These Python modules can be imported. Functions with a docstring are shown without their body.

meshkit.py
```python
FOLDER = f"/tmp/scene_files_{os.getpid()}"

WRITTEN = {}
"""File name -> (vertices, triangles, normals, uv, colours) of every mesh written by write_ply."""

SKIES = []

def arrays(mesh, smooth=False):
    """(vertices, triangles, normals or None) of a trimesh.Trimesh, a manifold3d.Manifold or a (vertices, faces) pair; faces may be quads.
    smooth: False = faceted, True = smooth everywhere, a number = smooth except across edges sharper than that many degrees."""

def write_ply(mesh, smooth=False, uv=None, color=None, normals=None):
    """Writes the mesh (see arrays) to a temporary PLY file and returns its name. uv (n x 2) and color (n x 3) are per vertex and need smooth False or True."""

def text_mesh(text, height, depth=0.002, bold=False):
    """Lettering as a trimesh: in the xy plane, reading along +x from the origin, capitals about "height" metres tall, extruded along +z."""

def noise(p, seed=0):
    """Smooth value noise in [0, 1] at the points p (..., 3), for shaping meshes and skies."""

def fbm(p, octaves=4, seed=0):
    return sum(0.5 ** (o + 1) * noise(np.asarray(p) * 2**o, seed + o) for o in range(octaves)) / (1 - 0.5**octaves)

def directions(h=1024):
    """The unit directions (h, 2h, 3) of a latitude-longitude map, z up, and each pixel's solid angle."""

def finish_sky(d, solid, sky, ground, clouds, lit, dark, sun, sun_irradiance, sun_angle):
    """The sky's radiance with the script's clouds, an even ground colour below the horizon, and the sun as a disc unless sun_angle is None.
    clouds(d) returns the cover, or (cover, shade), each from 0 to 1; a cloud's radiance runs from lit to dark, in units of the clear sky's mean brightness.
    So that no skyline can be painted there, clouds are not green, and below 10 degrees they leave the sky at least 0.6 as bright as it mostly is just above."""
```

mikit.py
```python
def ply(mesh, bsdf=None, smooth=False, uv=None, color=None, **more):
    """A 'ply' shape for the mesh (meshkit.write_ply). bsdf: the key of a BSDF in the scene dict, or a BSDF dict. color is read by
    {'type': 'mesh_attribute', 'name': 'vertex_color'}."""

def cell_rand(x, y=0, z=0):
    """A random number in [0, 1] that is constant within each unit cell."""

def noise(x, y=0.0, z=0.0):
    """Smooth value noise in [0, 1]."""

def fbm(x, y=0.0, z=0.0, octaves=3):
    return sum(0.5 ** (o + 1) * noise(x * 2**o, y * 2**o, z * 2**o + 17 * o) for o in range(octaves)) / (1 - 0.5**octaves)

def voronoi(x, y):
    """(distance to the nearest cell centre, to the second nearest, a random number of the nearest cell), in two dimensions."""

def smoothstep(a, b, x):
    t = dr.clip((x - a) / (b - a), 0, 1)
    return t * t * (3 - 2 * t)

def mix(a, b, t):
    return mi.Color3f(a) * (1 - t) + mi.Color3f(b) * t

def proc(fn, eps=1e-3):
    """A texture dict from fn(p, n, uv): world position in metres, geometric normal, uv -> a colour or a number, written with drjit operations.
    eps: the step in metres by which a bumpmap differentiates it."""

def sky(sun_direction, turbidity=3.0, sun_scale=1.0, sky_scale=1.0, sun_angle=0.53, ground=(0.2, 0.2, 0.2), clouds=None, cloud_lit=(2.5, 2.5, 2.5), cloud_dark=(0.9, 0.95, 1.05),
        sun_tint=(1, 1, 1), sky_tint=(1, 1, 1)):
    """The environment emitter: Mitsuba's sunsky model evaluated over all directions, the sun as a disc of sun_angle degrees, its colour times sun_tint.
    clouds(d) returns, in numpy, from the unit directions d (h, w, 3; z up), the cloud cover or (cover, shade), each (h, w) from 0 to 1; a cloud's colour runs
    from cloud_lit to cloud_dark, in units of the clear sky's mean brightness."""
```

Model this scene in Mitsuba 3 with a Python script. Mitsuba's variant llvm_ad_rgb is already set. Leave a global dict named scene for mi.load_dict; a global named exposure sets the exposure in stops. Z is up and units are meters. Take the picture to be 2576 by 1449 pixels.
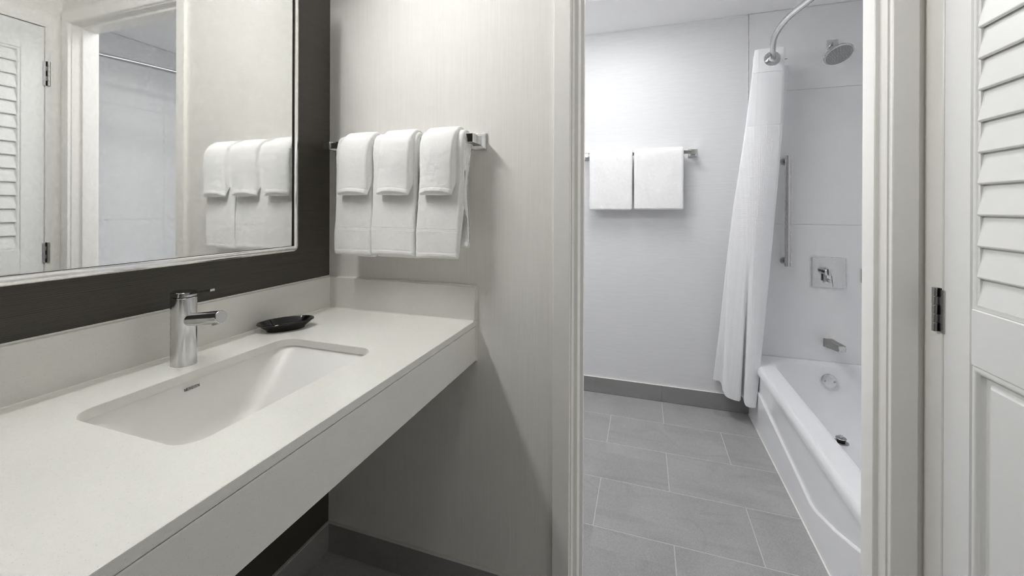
import math
import numpy as np
import trimesh
import manifold3d as m3
import drjit as dr
import mitsuba as mi
import mikit
import meshkit
from shapely.geometry import Polygon, box as sbox
from mikit import noise, fbm, cell_rand, smoothstep, mix

scene, labels = {}, {}
T = mi.ScalarTransform4f

# ------------------------------------------------------------------ camera, lights, exposure
EYE = np.array([1.1309, -1.2313, 1.2867])
_yaw, _pit, _rol = np.radians([18.2571, -0.0433, 0.211])
FWD = np.array([-math.sin(_yaw) * math.cos(_pit), math.cos(_yaw) * math.cos(_pit), math.sin(_pit)])
_r0 = np.array([math.cos(_yaw), math.sin(_yaw), 0.0])
_u0 = np.cross(_r0, FWD)
UP = -_r0 * math.sin(_rol) + _u0 * math.cos(_rol)
FOCAL = 1016.27
scene['camera'] = {'type': 'perspective', 'fov': math.degrees(2 * math.atan(1288 / FOCAL)), 'fov_axis': 'x',
                   'near_clip': 0.02, 'far_clip': 50.0, 'principal_point_offset_x': 0.0,
                   'principal_point_offset_y': 199.73 / 1449,
                   'to_world': T().look_at(origin=EYE.tolist(), target=(EYE + FWD).tolist(), up=UP.tolist())}
exposure = 0.0
VANITY_LAMP = [63.0, 62.8, 62.0]
HALL_LAMP = [12.0, 11.9, 11.6]
BATH_WALL_LAMP = [18.0, 18.0, 18.1]
BATH_LAMP = [12.5, 12.5, 12.55]
BATH_DOOR_LAMP = [15.0, 15.0, 15.05]


def area(rgb):
    return {'type': 'area', 'radiance': {'type': 'rgb', 'value': list(rgb)}}


# ------------------------------------------------------------------ bookkeeping
def numbered(name):
    if name not in scene and name not in labels and not any(k.startswith(name + '__') for k in scene):
        return name
    k = 1
    while True:
        n = f'{name}_{k:03d}'
        if n not in scene and n not in labels and not any(q.startswith(n + '__') for q in scene):
            return n
        k += 1


def thing(name, label, cat, group=None):
    key = numbered(name)
    labels[key] = {'label': label, 'category': cat}
    if group:
        labels[key]['group'] = group
    return key


def struct(name, label=None, mesh=None, mat=None, smooth=False):
    labels[name] = {'kind': 'structure', 'category': 'room', 'label': label or name.replace('_', ' ')}
    if mesh is not None:
        scene[name] = mikit.ply(mesh, mat, smooth=smooth)
    return name


def part(parent, name, mesh, mat, smooth=False, label=None, kind=None, **more):
    key = numbered(f'{parent}__{name}')
    scene[key] = mikit.ply(mesh, mat, smooth=smooth, **more)
    if label or kind:
        labels[key] = {k: v for k, v in (('label', label), ('kind', kind)) if v}
    return key


# ------------------------------------------------------------------ geometry helpers
def cat(*ms):
    return trimesh.util.concatenate([m for m in ms])


def hull(pts):
    m = m3.Manifold.hull_points(np.asarray(pts, float)).to_mesh()
    return trimesh.Trimesh(m.vert_properties[:, :3], m.tri_verts, process=False)


def bx(x0, x1, y0, y1, z0, z1):
    return trimesh.creation.box(bounds=[[min(x0, x1), min(y0, y1), min(z0, z1)], [max(x0, x1), max(y0, y1), max(z0, z1)]])


def cb(x0, x1, y0, y1, z0, z1, c=0.002):
    """box with chamfered edges"""
    lo, hi = np.array([x0, y0, z0]), np.array([x1, y1, z1])
    pts = []
    for a in (0, 1):
        for b in (0, 1):
            for d in (0, 1):
                p = np.where([a, b, d], hi, lo)
                s = np.where([a, b, d], -1.0, 1.0) * c
                for k in range(3):
                    q = p + s
                    q[k] = p[k]
                    pts.append(q)
    return hull(pts)


def rb(x0, x1, y0, y1, z0, z1, r=0.004, n=3):
    """box with rounded edges"""
    pts = []
    ang = np.linspace(0, math.pi / 2, n + 1)
    for a in (-1, 1):
        for b in (-1, 1):
            for d in (-1, 1):
                c = np.array([x1 - r if a > 0 else x0 + r, y1 - r if b > 0 else y0 + r, z1 - r if d > 0 else z0 + r])
                for t in ang:
                    for q in ang:
                        pts.append(c + r * np.array([a * math.cos(t) * math.cos(q), b * math.cos(t) * math.sin(q), d * math.sin(t)]))
    return hull(pts)


def place(mesh, origin, xa, ya, za):
    m = mesh.copy()
    M = np.eye(4)
    M[:3, 0], M[:3, 1], M[:3, 2], M[:3, 3] = xa, ya, za, origin
    m.apply_transform(M)
    if np.linalg.det(M[:3, :3]) < 0:
        m.invert()
    return m


def lathe(profile, n=48):
    """profile: (r, z) pairs from bottom axis to top axis, about z"""
    prof = np.array(profile, float)
    t = np.linspace(0, 2 * math.pi, n, endpoint=False)
    v, f = [], []
    for r, z in prof:
        v += [[r * math.cos(a), r * math.sin(a), z] for a in t]
    for i in range(len(prof) - 1):
        for j in range(n):
            a, b = i * n + j, i * n + (j + 1) % n
            f += [[a, b, b + n], [a, b + n, a + n]]
    m = trimesh.Trimesh(v, f, process=False)
    m.merge_vertices()
    m.update_faces(m.nondegenerate_faces())
    return m


def frame_of(n):
    n = np.asarray(n, float) / np.linalg.norm(n)
    a = np.array([0, 0, 1.0]) if abs(n[2]) < 0.9 else np.array([1.0, 0, 0])
    x = np.cross(a, n)
    x /= np.linalg.norm(x)
    return x, np.cross(n, x), n


def lathe_at(profile, origin, axis, n=48):
    x, y, z = frame_of(axis)
    return place(lathe(profile, n), origin, x, y, z)


def cyl(p0, p1, r, n=40, ch=0.001):
    p0, p1 = np.asarray(p0, float), np.asarray(p1, float)
    L = np.linalg.norm(p1 - p0)
    return lathe_at([(0, 0), (r - ch, 0), (r, ch), (r, L - ch), (r - ch, L), (0, L)], p0, p1 - p0, n)


def tube(path, r, n=20):
    path = np.asarray(path, float)
    tan = np.gradient(path, axis=0)
    tan /= np.linalg.norm(tan, axis=1, keepdims=True)
    x, y, _ = frame_of(tan[0])
    v, f = [], []
    a = np.linspace(0, 2 * math.pi, n, endpoint=False)
    for p, t in zip(path, tan):
        x = x - t * np.dot(x, t)
        x /= np.linalg.norm(x)
        y = np.cross(t, x)
        v.append(p + r * (np.cos(a)[:, None] * x + np.sin(a)[:, None] * y))
    m = len(path)
    v = np.vstack(v)
    for i in range(m - 1):
        for j in range(n):
            p, q = i * n + j, i * n + (j + 1) % n
            f += [[p, q, q + n], [p, q + n, p + n]]
    v = np.vstack([v, path[0], path[-1]])
    for j in range(n):
        f += [[(j + 1) % n, j, m * n], [(m - 1) * n + j, (m - 1) * n + (j + 1) % n, m * n + 1]]
    return trimesh.Trimesh(v, f, process=False)


def spline(pts, n):
    from scipy.interpolate import CubicSpline
    p = np.asarray(pts, float)
    t = np.r_[0, np.cumsum(np.linalg.norm(np.diff(p, axis=0), axis=1))]
    return CubicSpline(t, p)(np.linspace(0, t[-1], n))


def rrect(x0, x1, y0, y1, r, k=8, m=10):
    """closed rounded-rectangle outline, counter-clockwise, with 4 * (k + m) points"""
    out = []
    cs = [(x1 - r, y0 + r, -90), (x1 - r, y1 - r, 0), (x0 + r, y1 - r, 90), (x0 + r, y0 + r, 180)]
    arcs = [[(cx + r * math.cos(math.radians(a0 + 90 * i / k)), cy + r * math.sin(math.radians(a0 + 90 * i / k))) for i in range(k + 1)] for cx, cy, a0 in cs]
    for i, arc in enumerate(arcs):
        out += arc
        p, q = np.array(arc[-1]), np.array(arcs[(i + 1) % 4][0])
        out += [tuple(p + (q - p) * j / m) for j in range(1, m)]
    return np.array(out)


def loft(rings, cap0=False, cap1=False):
    rings = [np.asarray(r, float) for r in rings]
    n = len(rings[0])
    v = np.vstack(rings)
    f = []
    for i in range(len(rings) - 1):
        for j in range(n):
            a, b = i * n + j, i * n + (j + 1) % n
            f += [[a, b, b + n], [a, b + n, a + n]]
    for flag, base, flip in ((cap0, 0, True), (cap1, (len(rings) - 1) * n, False)):
        if flag:
            c = len(v)
            v = np.vstack([v, v[base:base + n].mean(0)])
            for j in range(n):
                t = [base + j, base + (j + 1) % n, c]
                f.append(t[::-1] if flip else t)
    return trimesh.Trimesh(v, f, process=False)


def z3(ring, z):
    return np.c_[ring, np.full(len(ring), z)]


def prism(poly, a0, a1, axis):
    """shapely polygon in the plane across 'axis' extruded from a0 to a1; axis x: polygon (y, z); y: (x, z); z: (x, y)"""
    m = trimesh.creation.extrude_polygon(poly, a1 - a0, engine='earcut')
    v = m.vertices.copy()
    if axis == 'x':
        m.vertices = np.c_[v[:, 2] + a0, v[:, 0], v[:, 1]]
    elif axis == 'y':
        m.vertices = np.c_[v[:, 0], v[:, 2] + a0, v[:, 1]]
        m.invert()
    else:
        m.vertices = np.c_[v[:, 0], v[:, 1], v[:, 2] + a0]
    return m


# ------------------------------------------------------------------ materials
def rgb(*c):
    return {'type': 'rgb', 'value': list(c)}


def principled(color, rough=0.5, spec=0.5, **k):
    return {'type': 'twosided', 'bsdf': {'type': 'principled', 'base_color': rgb(*color) if isinstance(color, (tuple, list)) else color,
                                         'roughness': rough, 'specular': spec, **k}}


def bumped(inner, fn, scale, eps=1e-3):
    b = inner['bsdf']
    return {'type': 'twosided', 'bsdf': {'type': 'bumpmap', 'arbitrary': mikit.proc(fn, eps), 'scale': scale, 'bsdf': b}}


def wallpaper_vertical(p, n, uv):
    a = noise(p.x * 640, p.y * 640, p.z * 9) - 0.5
    b = noise(p.x * 260 + 7, p.y * 260, p.z * 4) - 0.5
    return mi.Color3f(0.785, 0.772, 0.735) * (1 + 0.05 * a + 0.028 * b)


def wallpaper_horizontal(p, n, uv):
    a = noise(p.x * 22, p.y * 22, p.z * 420) - 0.5
    b = noise(p.x * 12 + 5, p.y * 12, p.z * 200) - 0.5
    return mi.Color3f(0.735, 0.737, 0.745) * (1 + 0.075 * a + 0.035 * b)


def espresso(p, n, uv):
    w = 0.5 + 0.5 * dr.sin(2 * math.pi * (p.z / 0.0034 + 1.3 * noise(p.y * 3.0, p.z * 70, 3.1)))
    b = noise(p.y * 45, p.z * 700, 9.7)
    c = noise(p.y * 5, p.z * 260, 5.0)
    t = dr.clip(0.52 * w + 0.24 * b + 0.24 * c, 0, 1)
    return mix((0.031, 0.0285, 0.025), (0.068, 0.0625, 0.054), t)


def quartz(p, n, uv):
    r = cell_rand(p.x * 1100, p.y * 1100, p.z * 1100)
    q = cell_rand(p.x * 850 + 11, p.y * 850, p.z * 850)
    base = mi.Color3f(0.73, 0.723, 0.685) * (0.985 + 0.03 * fbm(p.x * 130, p.y * 130, p.z * 130, 2))
    c = dr.select(r > 0.965, base * 0.91, base)
    return dr.select(q > 0.997, base * 0.80, c)


def stone_tile(p, n, uv):
    r = cell_rand((p.x - 0.934) / 0.613 + dr.floor((p.y + 20) / 0.308) * 0.5, (p.y - 1.3558) / 0.308, 2)
    m = fbm(p.x * 7 + r * 40, p.y * 7, p.z * 7 + r * 9, 4)
    v = noise(p.x * 3.2 + r * 17 + 1.3 * noise(p.y * 6, p.x * 4, r * 7), p.y * 9 + r * 31 + 2.0 * noise(p.x * 5, p.y * 3, 4), p.z * 4)
    vein = smoothstep(0.06, 0.0, dr.abs(v - 0.5)) * smoothstep(0.45, 0.7, noise(p.x * 4 + r * 9, p.y * 4, 1.7))
    g = noise(p.x * 420, p.y * 420, p.z * 420)
    st = smoothstep(0.55, 0.8, fbm(p.x * 2.6 + r * 23, p.y * 26 + r * 11 + 3.0 * noise(p.x * 3, p.y * 3, r * 5), 2.0, 3)) * smoothstep(0.4, 0.7, noise(p.x * 2.5 + r * 31, p.y * 3.5, 8.0))
    k = 0.90 + 0.12 * (m - 0.5) * 2 - 0.06 * vein - 0.07 * st + 0.20 * (g - 0.5) + 0.07 * (r - 0.5)
    return mi.Color3f(0.395, 0.394, 0.394) * k


def stone_base(p, n, uv):
    m = fbm(p.x * 9, p.y * 9, p.z * 14, 3)
    g = noise(p.x * 420, p.y * 420, p.z * 420)
    return mi.Color3f(0.30, 0.298, 0.294) * (0.88 + 0.22 * (m - 0.5) + 0.2 * (g - 0.5))


def terry_bump(p, n, uv):
    return noise(p.x * 480, p.y * 480, p.z * 480) + 0.8 * noise(p.x * 240 + 3, p.y * 240, p.z * 240)


def terry(p, n, uv):
    g = noise(p.x * 300, p.y * 300, p.z * 300) * 0.6 + noise(p.x * 620 + 5, p.y * 620, p.z * 620) * 0.4
    return mi.Color3f(0.85, 0.85, 0.84) * (1 + 0.10 * (g - 0.5))


def waffle(p, n, uv):
    w = 2 * math.pi / 0.0105
    g = dr.abs(dr.sin(0.5 * w * (p.x + 0.8 * p.y))) * 0.5 + dr.abs(dr.sin(0.5 * w * p.z)) * 0.5
    return mi.Color3f(0.86, 0.865, 0.875) * (0.95 + 0.06 * g)


def waffle_bump(p, n, uv):
    w = 2 * math.pi / 0.0105
    s = p.x + 0.8 * p.y
    return dr.clip(dr.abs(dr.sin(0.5 * w * s)) * 0.5 + dr.abs(dr.sin(0.5 * w * p.z)) * 0.5, 0, 1)


def weave_bump(p, n, uv):
    return noise(p.y * 12, p.z * 380, p.x * 20)


def paper_bump_h(p, n, uv):
    return noise(p.x * 22, p.y * 22, p.z * 420)


def paint_fine(p, n, uv):
    return noise(p.x * 260, p.y * 260, p.z * 60)


MATS = {
    'm_wallpaper_v': principled(mikit.proc(wallpaper_vertical), 0.55, 0.3),
    'm_wallpaper_h': bumped(principled(mikit.proc(wallpaper_horizontal), 0.6, 0.3), paper_bump_h, 0.0008, 6e-4),
    'm_espresso': principled(mikit.proc(espresso), 0.5, 0.35),
    'm_trim': principled((0.85, 0.84, 0.805), 0.32, 0.45),
    'm_door': principled((0.82, 0.82, 0.81), 0.34, 0.45),
    'm_ceiling': principled((0.80, 0.80, 0.79), 0.8, 0.2),
    'm_ceiling_bath': principled((0.80, 0.80, 0.805), 0.8, 0.2),
    'm_quartz': principled(mikit.proc(quartz), 0.22, 0.5),
    'm_caulk': principled((0.80, 0.785, 0.74), 0.45, 0.4),
    'm_porcelain': principled((0.79, 0.78, 0.76), 0.35, 0.12),
    'm_tub': principled((0.80, 0.805, 0.82), 0.10, 0.5),
    'm_panel': principled((0.77, 0.772, 0.78), 0.28, 0.5),
    'm_gap': principled((0.40, 0.40, 0.40), 0.7, 0.2),
    'm_tile': principled(mikit.proc(stone_tile), 0.5, 0.35),
    'm_tile_base': principled(mikit.proc(stone_base), 0.5, 0.35),
    'm_grout': principled((0.52, 0.515, 0.51), 0.8, 0.2),
    'm_terry': bumped(principled(mikit.proc(terry), 0.9, 0.1, sheen=0.25), terry_bump, 0.0006, 5e-4),
    'm_hem': principled((0.86, 0.86, 0.85), 0.8, 0.15),
    'm_waffle': bumped(principled(mikit.proc(waffle), 0.8, 0.15), waffle_bump, 0.0016, 6e-4),
    'm_cloth': principled((0.86, 0.865, 0.875), 0.8, 0.15),
    'm_sheer': {'type': 'principledthin', 'base_color': rgb(0.90, 0.905, 0.915), 'roughness': 0.7, 'diff_trans': 0.30, 'spec_trans': 0.0},
    'm_chrome': {'type': 'twosided', 'bsdf': {'type': 'roughconductor', 'alpha': 0.03, 'specular_reflectance': rgb(0.66, 0.665, 0.665)}},
    'm_polished': {'type': 'twosided', 'bsdf': {'type': 'roughconductor', 'alpha': 0.02, 'specular_reflectance': rgb(0.88, 0.875, 0.86)}},
    'm_satin': {'type': 'twosided', 'bsdf': {'type': 'roughconductor', 'alpha': 0.16, 'specular_reflectance': rgb(0.60, 0.595, 0.585)}},
    'm_steel': {'type': 'twosided', 'bsdf': {'type': 'roughconductor', 'alpha': 0.22, 'specular_reflectance': rgb(0.46, 0.455, 0.445)}},
    'm_mirror': {'type': 'twosided', 'bsdf': {'type': 'conductor', 'specular_reflectance': rgb(0.925, 0.93, 0.915)}},
    'm_black_gloss': principled((0.002, 0.002, 0.002), 0.06, 0.5),
    'm_black': principled((0.012, 0.011, 0.010), 0.6, 0.2),
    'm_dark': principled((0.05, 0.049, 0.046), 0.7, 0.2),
    'm_spray_face': principled((0.30, 0.305, 0.31), 0.4, 0.5, metallic=0.3),
    'm_nozzle': principled((0.72, 0.73, 0.75), 0.4, 0.4),
    'm_ink': principled((0.045, 0.042, 0.038), 0.5, 0.3),
    'm_lamp': principled((0.85, 0.85, 0.85), 0.5, 0.2),
}
for k, v in MATS.items():
    scene[k] = {**v, 'id': k}

# ------------------------------------------------------------------ room constants
H = 2.512            # ceiling height
YB = 1.651           # back wall of the bathroom
XC = 1.775           # closet wall plane
TW = 0.085           # thickness of the partition with the doorway
DX0, DX1, DZ = 0.914, 1.6986, 2.203   # doorway
YD = -2.6            # wall behind the camera
BX0, BX1 = -0.95, 2.53   # bathroom left / right walls

# ------------------------------------------------------------------ structure: walls and ceilings
struct('wall_left', 'dark espresso horizontally ribbed wall behind the mirror', bx(-0.12, 0.0, YD - 0.1, TW, 0, H), 'm_espresso')
struct('wall_center', 'light wallpapered partition between vanity alcove and bathroom',
       cat(bx(0.0, DX0 + 0.004, 0.0, TW, 0, H), bx(DX1 - 0.004, XC + 0.10, 0.0, TW, 0, H), bx(DX0 + 0.004, DX1 - 0.004, 0, TW, DZ - 0.004, H)), 'm_wallpaper_v')
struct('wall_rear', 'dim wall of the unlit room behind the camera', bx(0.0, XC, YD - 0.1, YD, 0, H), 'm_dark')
CY0, CY1, CZ = -0.066, -0.730, 2.170     # closet door opening
struct('wall_right', 'light wall holding the louvered closet door',
       cat(bx(XC, XC + 0.1, CY0, 0.0, 0, H), bx(XC, XC + 0.1, YD, CY1, 0, H), bx(XC, XC + 0.1, CY1, CY0, CZ, H)), 'm_wallpaper_v')
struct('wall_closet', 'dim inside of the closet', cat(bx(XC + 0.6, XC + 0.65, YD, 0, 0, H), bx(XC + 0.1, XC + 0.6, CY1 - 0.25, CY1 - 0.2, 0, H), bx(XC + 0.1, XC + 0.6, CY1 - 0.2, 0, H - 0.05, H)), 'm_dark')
struct('ceiling', 'white ceiling of the vanity alcove', bx(0.0, XC, YD, 0.0, H, H + 0.1), 'm_ceiling')
struct('wall_bathroom_back', 'cool grey horizontally ribbed bathroom wall', bx(BX0 - 0.1, BX1 + 0.1, YB, YB + 0.1, 0, H), 'm_wallpaper_h')
struct('wall_bathroom_right', 'wall at the long side of the bathtub', bx(BX1, BX1 + 0.1, TW, YB, 0, H), 'm_panel')
struct('wall_bathroom_left', 'left wall of the bathroom', bx(BX0 - 0.1, BX0, TW, YB, 0, H), 'm_wallpaper_h')
struct('wall_bathroom_front', 'bathroom side of the partition', cat(bx(BX0, DX0 - 0.06, TW, TW + 0.012, 0, H), bx(DX1 + 0.05, BX1, TW, TW + 0.012, 0, H),
       bx(DX0 - 0.06, DX1 + 0.05, TW, TW + 0.012, DZ + 0.06, H)), 'm_wallpaper_h')
struct('ceiling_bathroom', 'white bathroom ceiling', bx(BX0, BX1, TW + 0.012, YB, H, H + 0.1), 'm_ceiling_bath')

# solid surface tub surround: panels with fine joints
pz = [0.3825, 1.1955, 2.0135, H - 0.002]
for k in range(3):
    part('wall_bathroom_back', 'panel', cb(1.746, BX1 - 0.001, YB - 0.006, YB, pz[k] + 0.0005, pz[k + 1] - 0.0005, 0.0004), 'm_panel')
for k in range(3):
    for y0, y1 in ((TW + 0.013, 0.9067), (0.9077, YB - 0.007)):
        part('wall_bathroom_right', 'panel', cb(BX1 - 0.006, BX1, y0, y1, pz[k] + 0.0005, pz[k + 1] - 0.0005, 0.0004), 'm_panel')
struct('trim_1', 'slim pale edge strip between wallpaper and tub panel', cb(1.7425, 1.7455, YB - 0.0075, YB, 0.11, H - 0.001, 0.0008), 'm_satin')
struct('trim_2', 'thin white bead where wallpaper meets the bathroom ceiling', cb(BX0, 1.7395, YB - 0.004, YB, H - 0.006, H, 0.001), 'm_panel')

# ------------------------------------------------------------------ floor: large stone tiles in running bond
struct('floor', 'grey stone tile floor in running bond', bx(BX0, XC + 0.7, YD, YB, -0.06, -0.0007), 'm_grout')
G0, ROW, COL, J = 1.3558, 0.308, 0.613, 0.0032


def tile_piece(x0, x1, y0, y1):
    return cb(x0, x1, y0, y1, -0.012, 0.0, 0.0011)


k = -1
while G0 - (k + 0) * ROW > YD:
    y1 = min(G0 - k * ROW, YB - 0.011) - J / 2
    y0 = max(G0 - (k + 1) * ROW, YD) + J / 2
    ph = 1.2402 if k % 2 else 0.934
    xs = [ph + i * COL for i in range(-5, 4)]
    for x in xs:
        a, b = x + J / 2, x + COL - J / 2
        for (yy0, yy1) in ((y0, y1),):
            lo, hi = (BX0 if yy1 > TW else 0.0), (1.7515 if yy1 > TW else XC + 0.005)
            aa, bb = max(a, lo), min(b, hi)
            if bb - aa > 0.02 and yy1 - yy0 > 0.02:
                part('floor', 'tile', tile_piece(aa, bb, yy0, yy1), 'm_tile')
    k += 1

# ------------------------------------------------------------------ tile baseboards
BH, BT = 0.105, 0.010


def baseboard(name, label, runs, axis, face, sign, cap=True):
    """runs: list of (a0, a1) along the wall; face: wall coordinate; sign: direction into the room"""
    struct(name, label)
    lo, hi = min(face, face + sign * BT), max(face, face + sign * BT)
    for a0, a1 in runs:
        m = cb(a0 + 0.0005, a1 - 0.0005, lo, hi, 0.0015, BH, 0.0006) if axis == 'x' else cb(lo, hi, a0 + 0.0005, a1 - 0.0005, 0.0015, BH, 0.0006)
        part(name, 'tile', m, 'm_tile_base')
    a0, a1 = runs[0][0], runs[-1][1]
    lo, hi = min(face, face + sign * (BT + 0.001)), max(face, face + sign * (BT + 0.001))
    if cap:
        m = cb(a0, a1, lo, hi, BH + 0.0003, BH + 0.0035, 0.0008) if axis == 'x' else cb(lo, hi, a0, a1, BH + 0.0003, BH + 0.0035, 0.0008)
        part(name, 'edge_strip', m, 'm_caulk' if axis == 'x' and sign < 0 and face > 1 else 'm_grout')


baseboard('baseboard_center', 'dark stone tile baseboard under the vanity', [(0.010, 0.3075), (0.3075, 0.862)], 'x', 0.0, -1)
baseboard('baseboard_left', 'stone tile baseboard along the dark wall', [(-2.6 + 0.6 * i, -2.6 + 0.6 * (i + 1) if i < 3 else -0.0005) for i in range(4)], 'y', 0.0, 1)
baseboard('baseboard_back', 'stone tile baseboard along the bathroom wall', [(-0.95, -0.599), (-0.599, 0.014), (0.014, 0.627), (0.627, 1.240), (1.240, 1.7515)], 'x', YB, -1)
baseboard('baseboard_front', 'stone tile baseboard ending beside the door jamb', [(-0.95, -0.35), (-0.35, 0.263), (0.263, 0.9375)], 'x', TW + 0.030, 1, cap=False)

# ------------------------------------------------------------------ bathroom doorway: steel frame
struct('door_1', 'cream painted steel door frame of the bathroom')
Y0, Y1, YS = -0.015, 0.097, 0.035
SOFT = 0.0016
part('door_1', 'casing', cb(0.8620, DX0, Y0, 0.0, 0.0, DZ, SOFT), 'm_trim', smooth=25)
part('door_1', 'casing', cb(DX1, 1.7500, Y0, 0.0, 0.0, DZ, SOFT), 'm_trim', smooth=25)
part('door_1', 'head_casing', cb(0.8620, 1.7500, Y0, 0.0, DZ, 2.264, SOFT), 'm_trim', smooth=25)
part('door_1', 'jamb', bx(DX0 - 0.010, DX0 + 0.0003, Y0 + 0.0018, Y1, 0.0, DZ), 'm_trim', smooth=25)
part('door_1', 'jamb', bx(DX1 - 0.0003, DX1 + 0.010, Y0 + 0.0018, Y1, 0.0, DZ), 'm_trim', smooth=25)
part('door_1', 'head_jamb', bx(DX0, DX1, Y0 + 0.0018, Y1, DZ - 0.0003, DZ + 0.010), 'm_trim', smooth=25)
part('door_1', 'stop', rb(DX0 - 0.004, DX0 + 0.016, YS + 0.008, Y1, 0.0, DZ, 0.004), 'm_trim', smooth=25)
part('door_1', 'stop', rb(DX1 - 0.0146, DX1 + 0.004, YS, Y1, 0.0, DZ, 0.004), 'm_trim', smooth=25)
part('door_1', 'head_stop', rb(DX0 + 0.014, DX1 - 0.0126, YS, Y1, DZ - 0.0146, DZ + 0.004, 0.004), 'm_trim', smooth=25)
part('door_1', 'rear_casing', cb(0.8620, 0.9400, TW + 0.012, TW + 0.030, 0.0, DZ + 0.05, SOFT), 'm_trim', smooth=25)
part('door_1', 'rear_casing', cb(DX1 + 0.002, 1.7500, TW + 0.012, TW + 0.024, 0.0, DZ + 0.05, SOFT), 'm_trim', smooth=25)

# ------------------------------------------------------------------ closet: casing, louvered door, hinges
XD = 1.7665
struct('door_2', 'white louvered closet door with a panel below')
part('door_2', 'casing', cb(XD, XC, CY0 + 0.0015, -0.0015, 0.0, CZ, 0.002), 'm_trim', smooth=25)
part('door_2', 'casing', cb(XD, XC, CY1 - 0.065, CY1 - 0.0015, 0.0, CZ, 0.002), 'm_trim', smooth=25)
part('door_2', 'head_casing', cb(XD, XC, CY1 - 0.065, -0.0015, CZ, 2.229, 0.002), 'm_trim', smooth=25)
SY0, SY1 = CY0 - 0.0015, CY0 - 0.082      # far stile
NY0, NY1 = CY1 + 0.082, CY1 + 0.0015      # near stile
DT = 0.036
part('door_2', 'stile', cb(XD, XD + DT, SY1, SY0, 0.012, CZ - 0.004, 0.0025), 'm_door', smooth=25)
part('door_2', 'stile', cb(XD, XD + DT, NY1, NY0, 0.012, CZ - 0.004, 0.0025), 'm_door', smooth=25)
LZ0, LZ1 = 1.0845, 2.0365
part('door_2', 'top_rail', cb(XD, XD + DT, NY0 + 0.0004, SY1 - 0.0004, LZ1, CZ - 0.004, 0.002), 'm_door', smooth=25)
part('door_2', 'lock_rail', cb(XD, XD + DT, NY0 + 0.0004, SY1 - 0.0004, 0.9690, LZ0, 0.002), 'm_door', smooth=25)
part('door_2', 'bottom_rail', cb(XD, XD + DT, NY0 + 0.0004, SY1 - 0.0004, 0.012, 0.200, 0.002), 'm_door', smooth=25)


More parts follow.
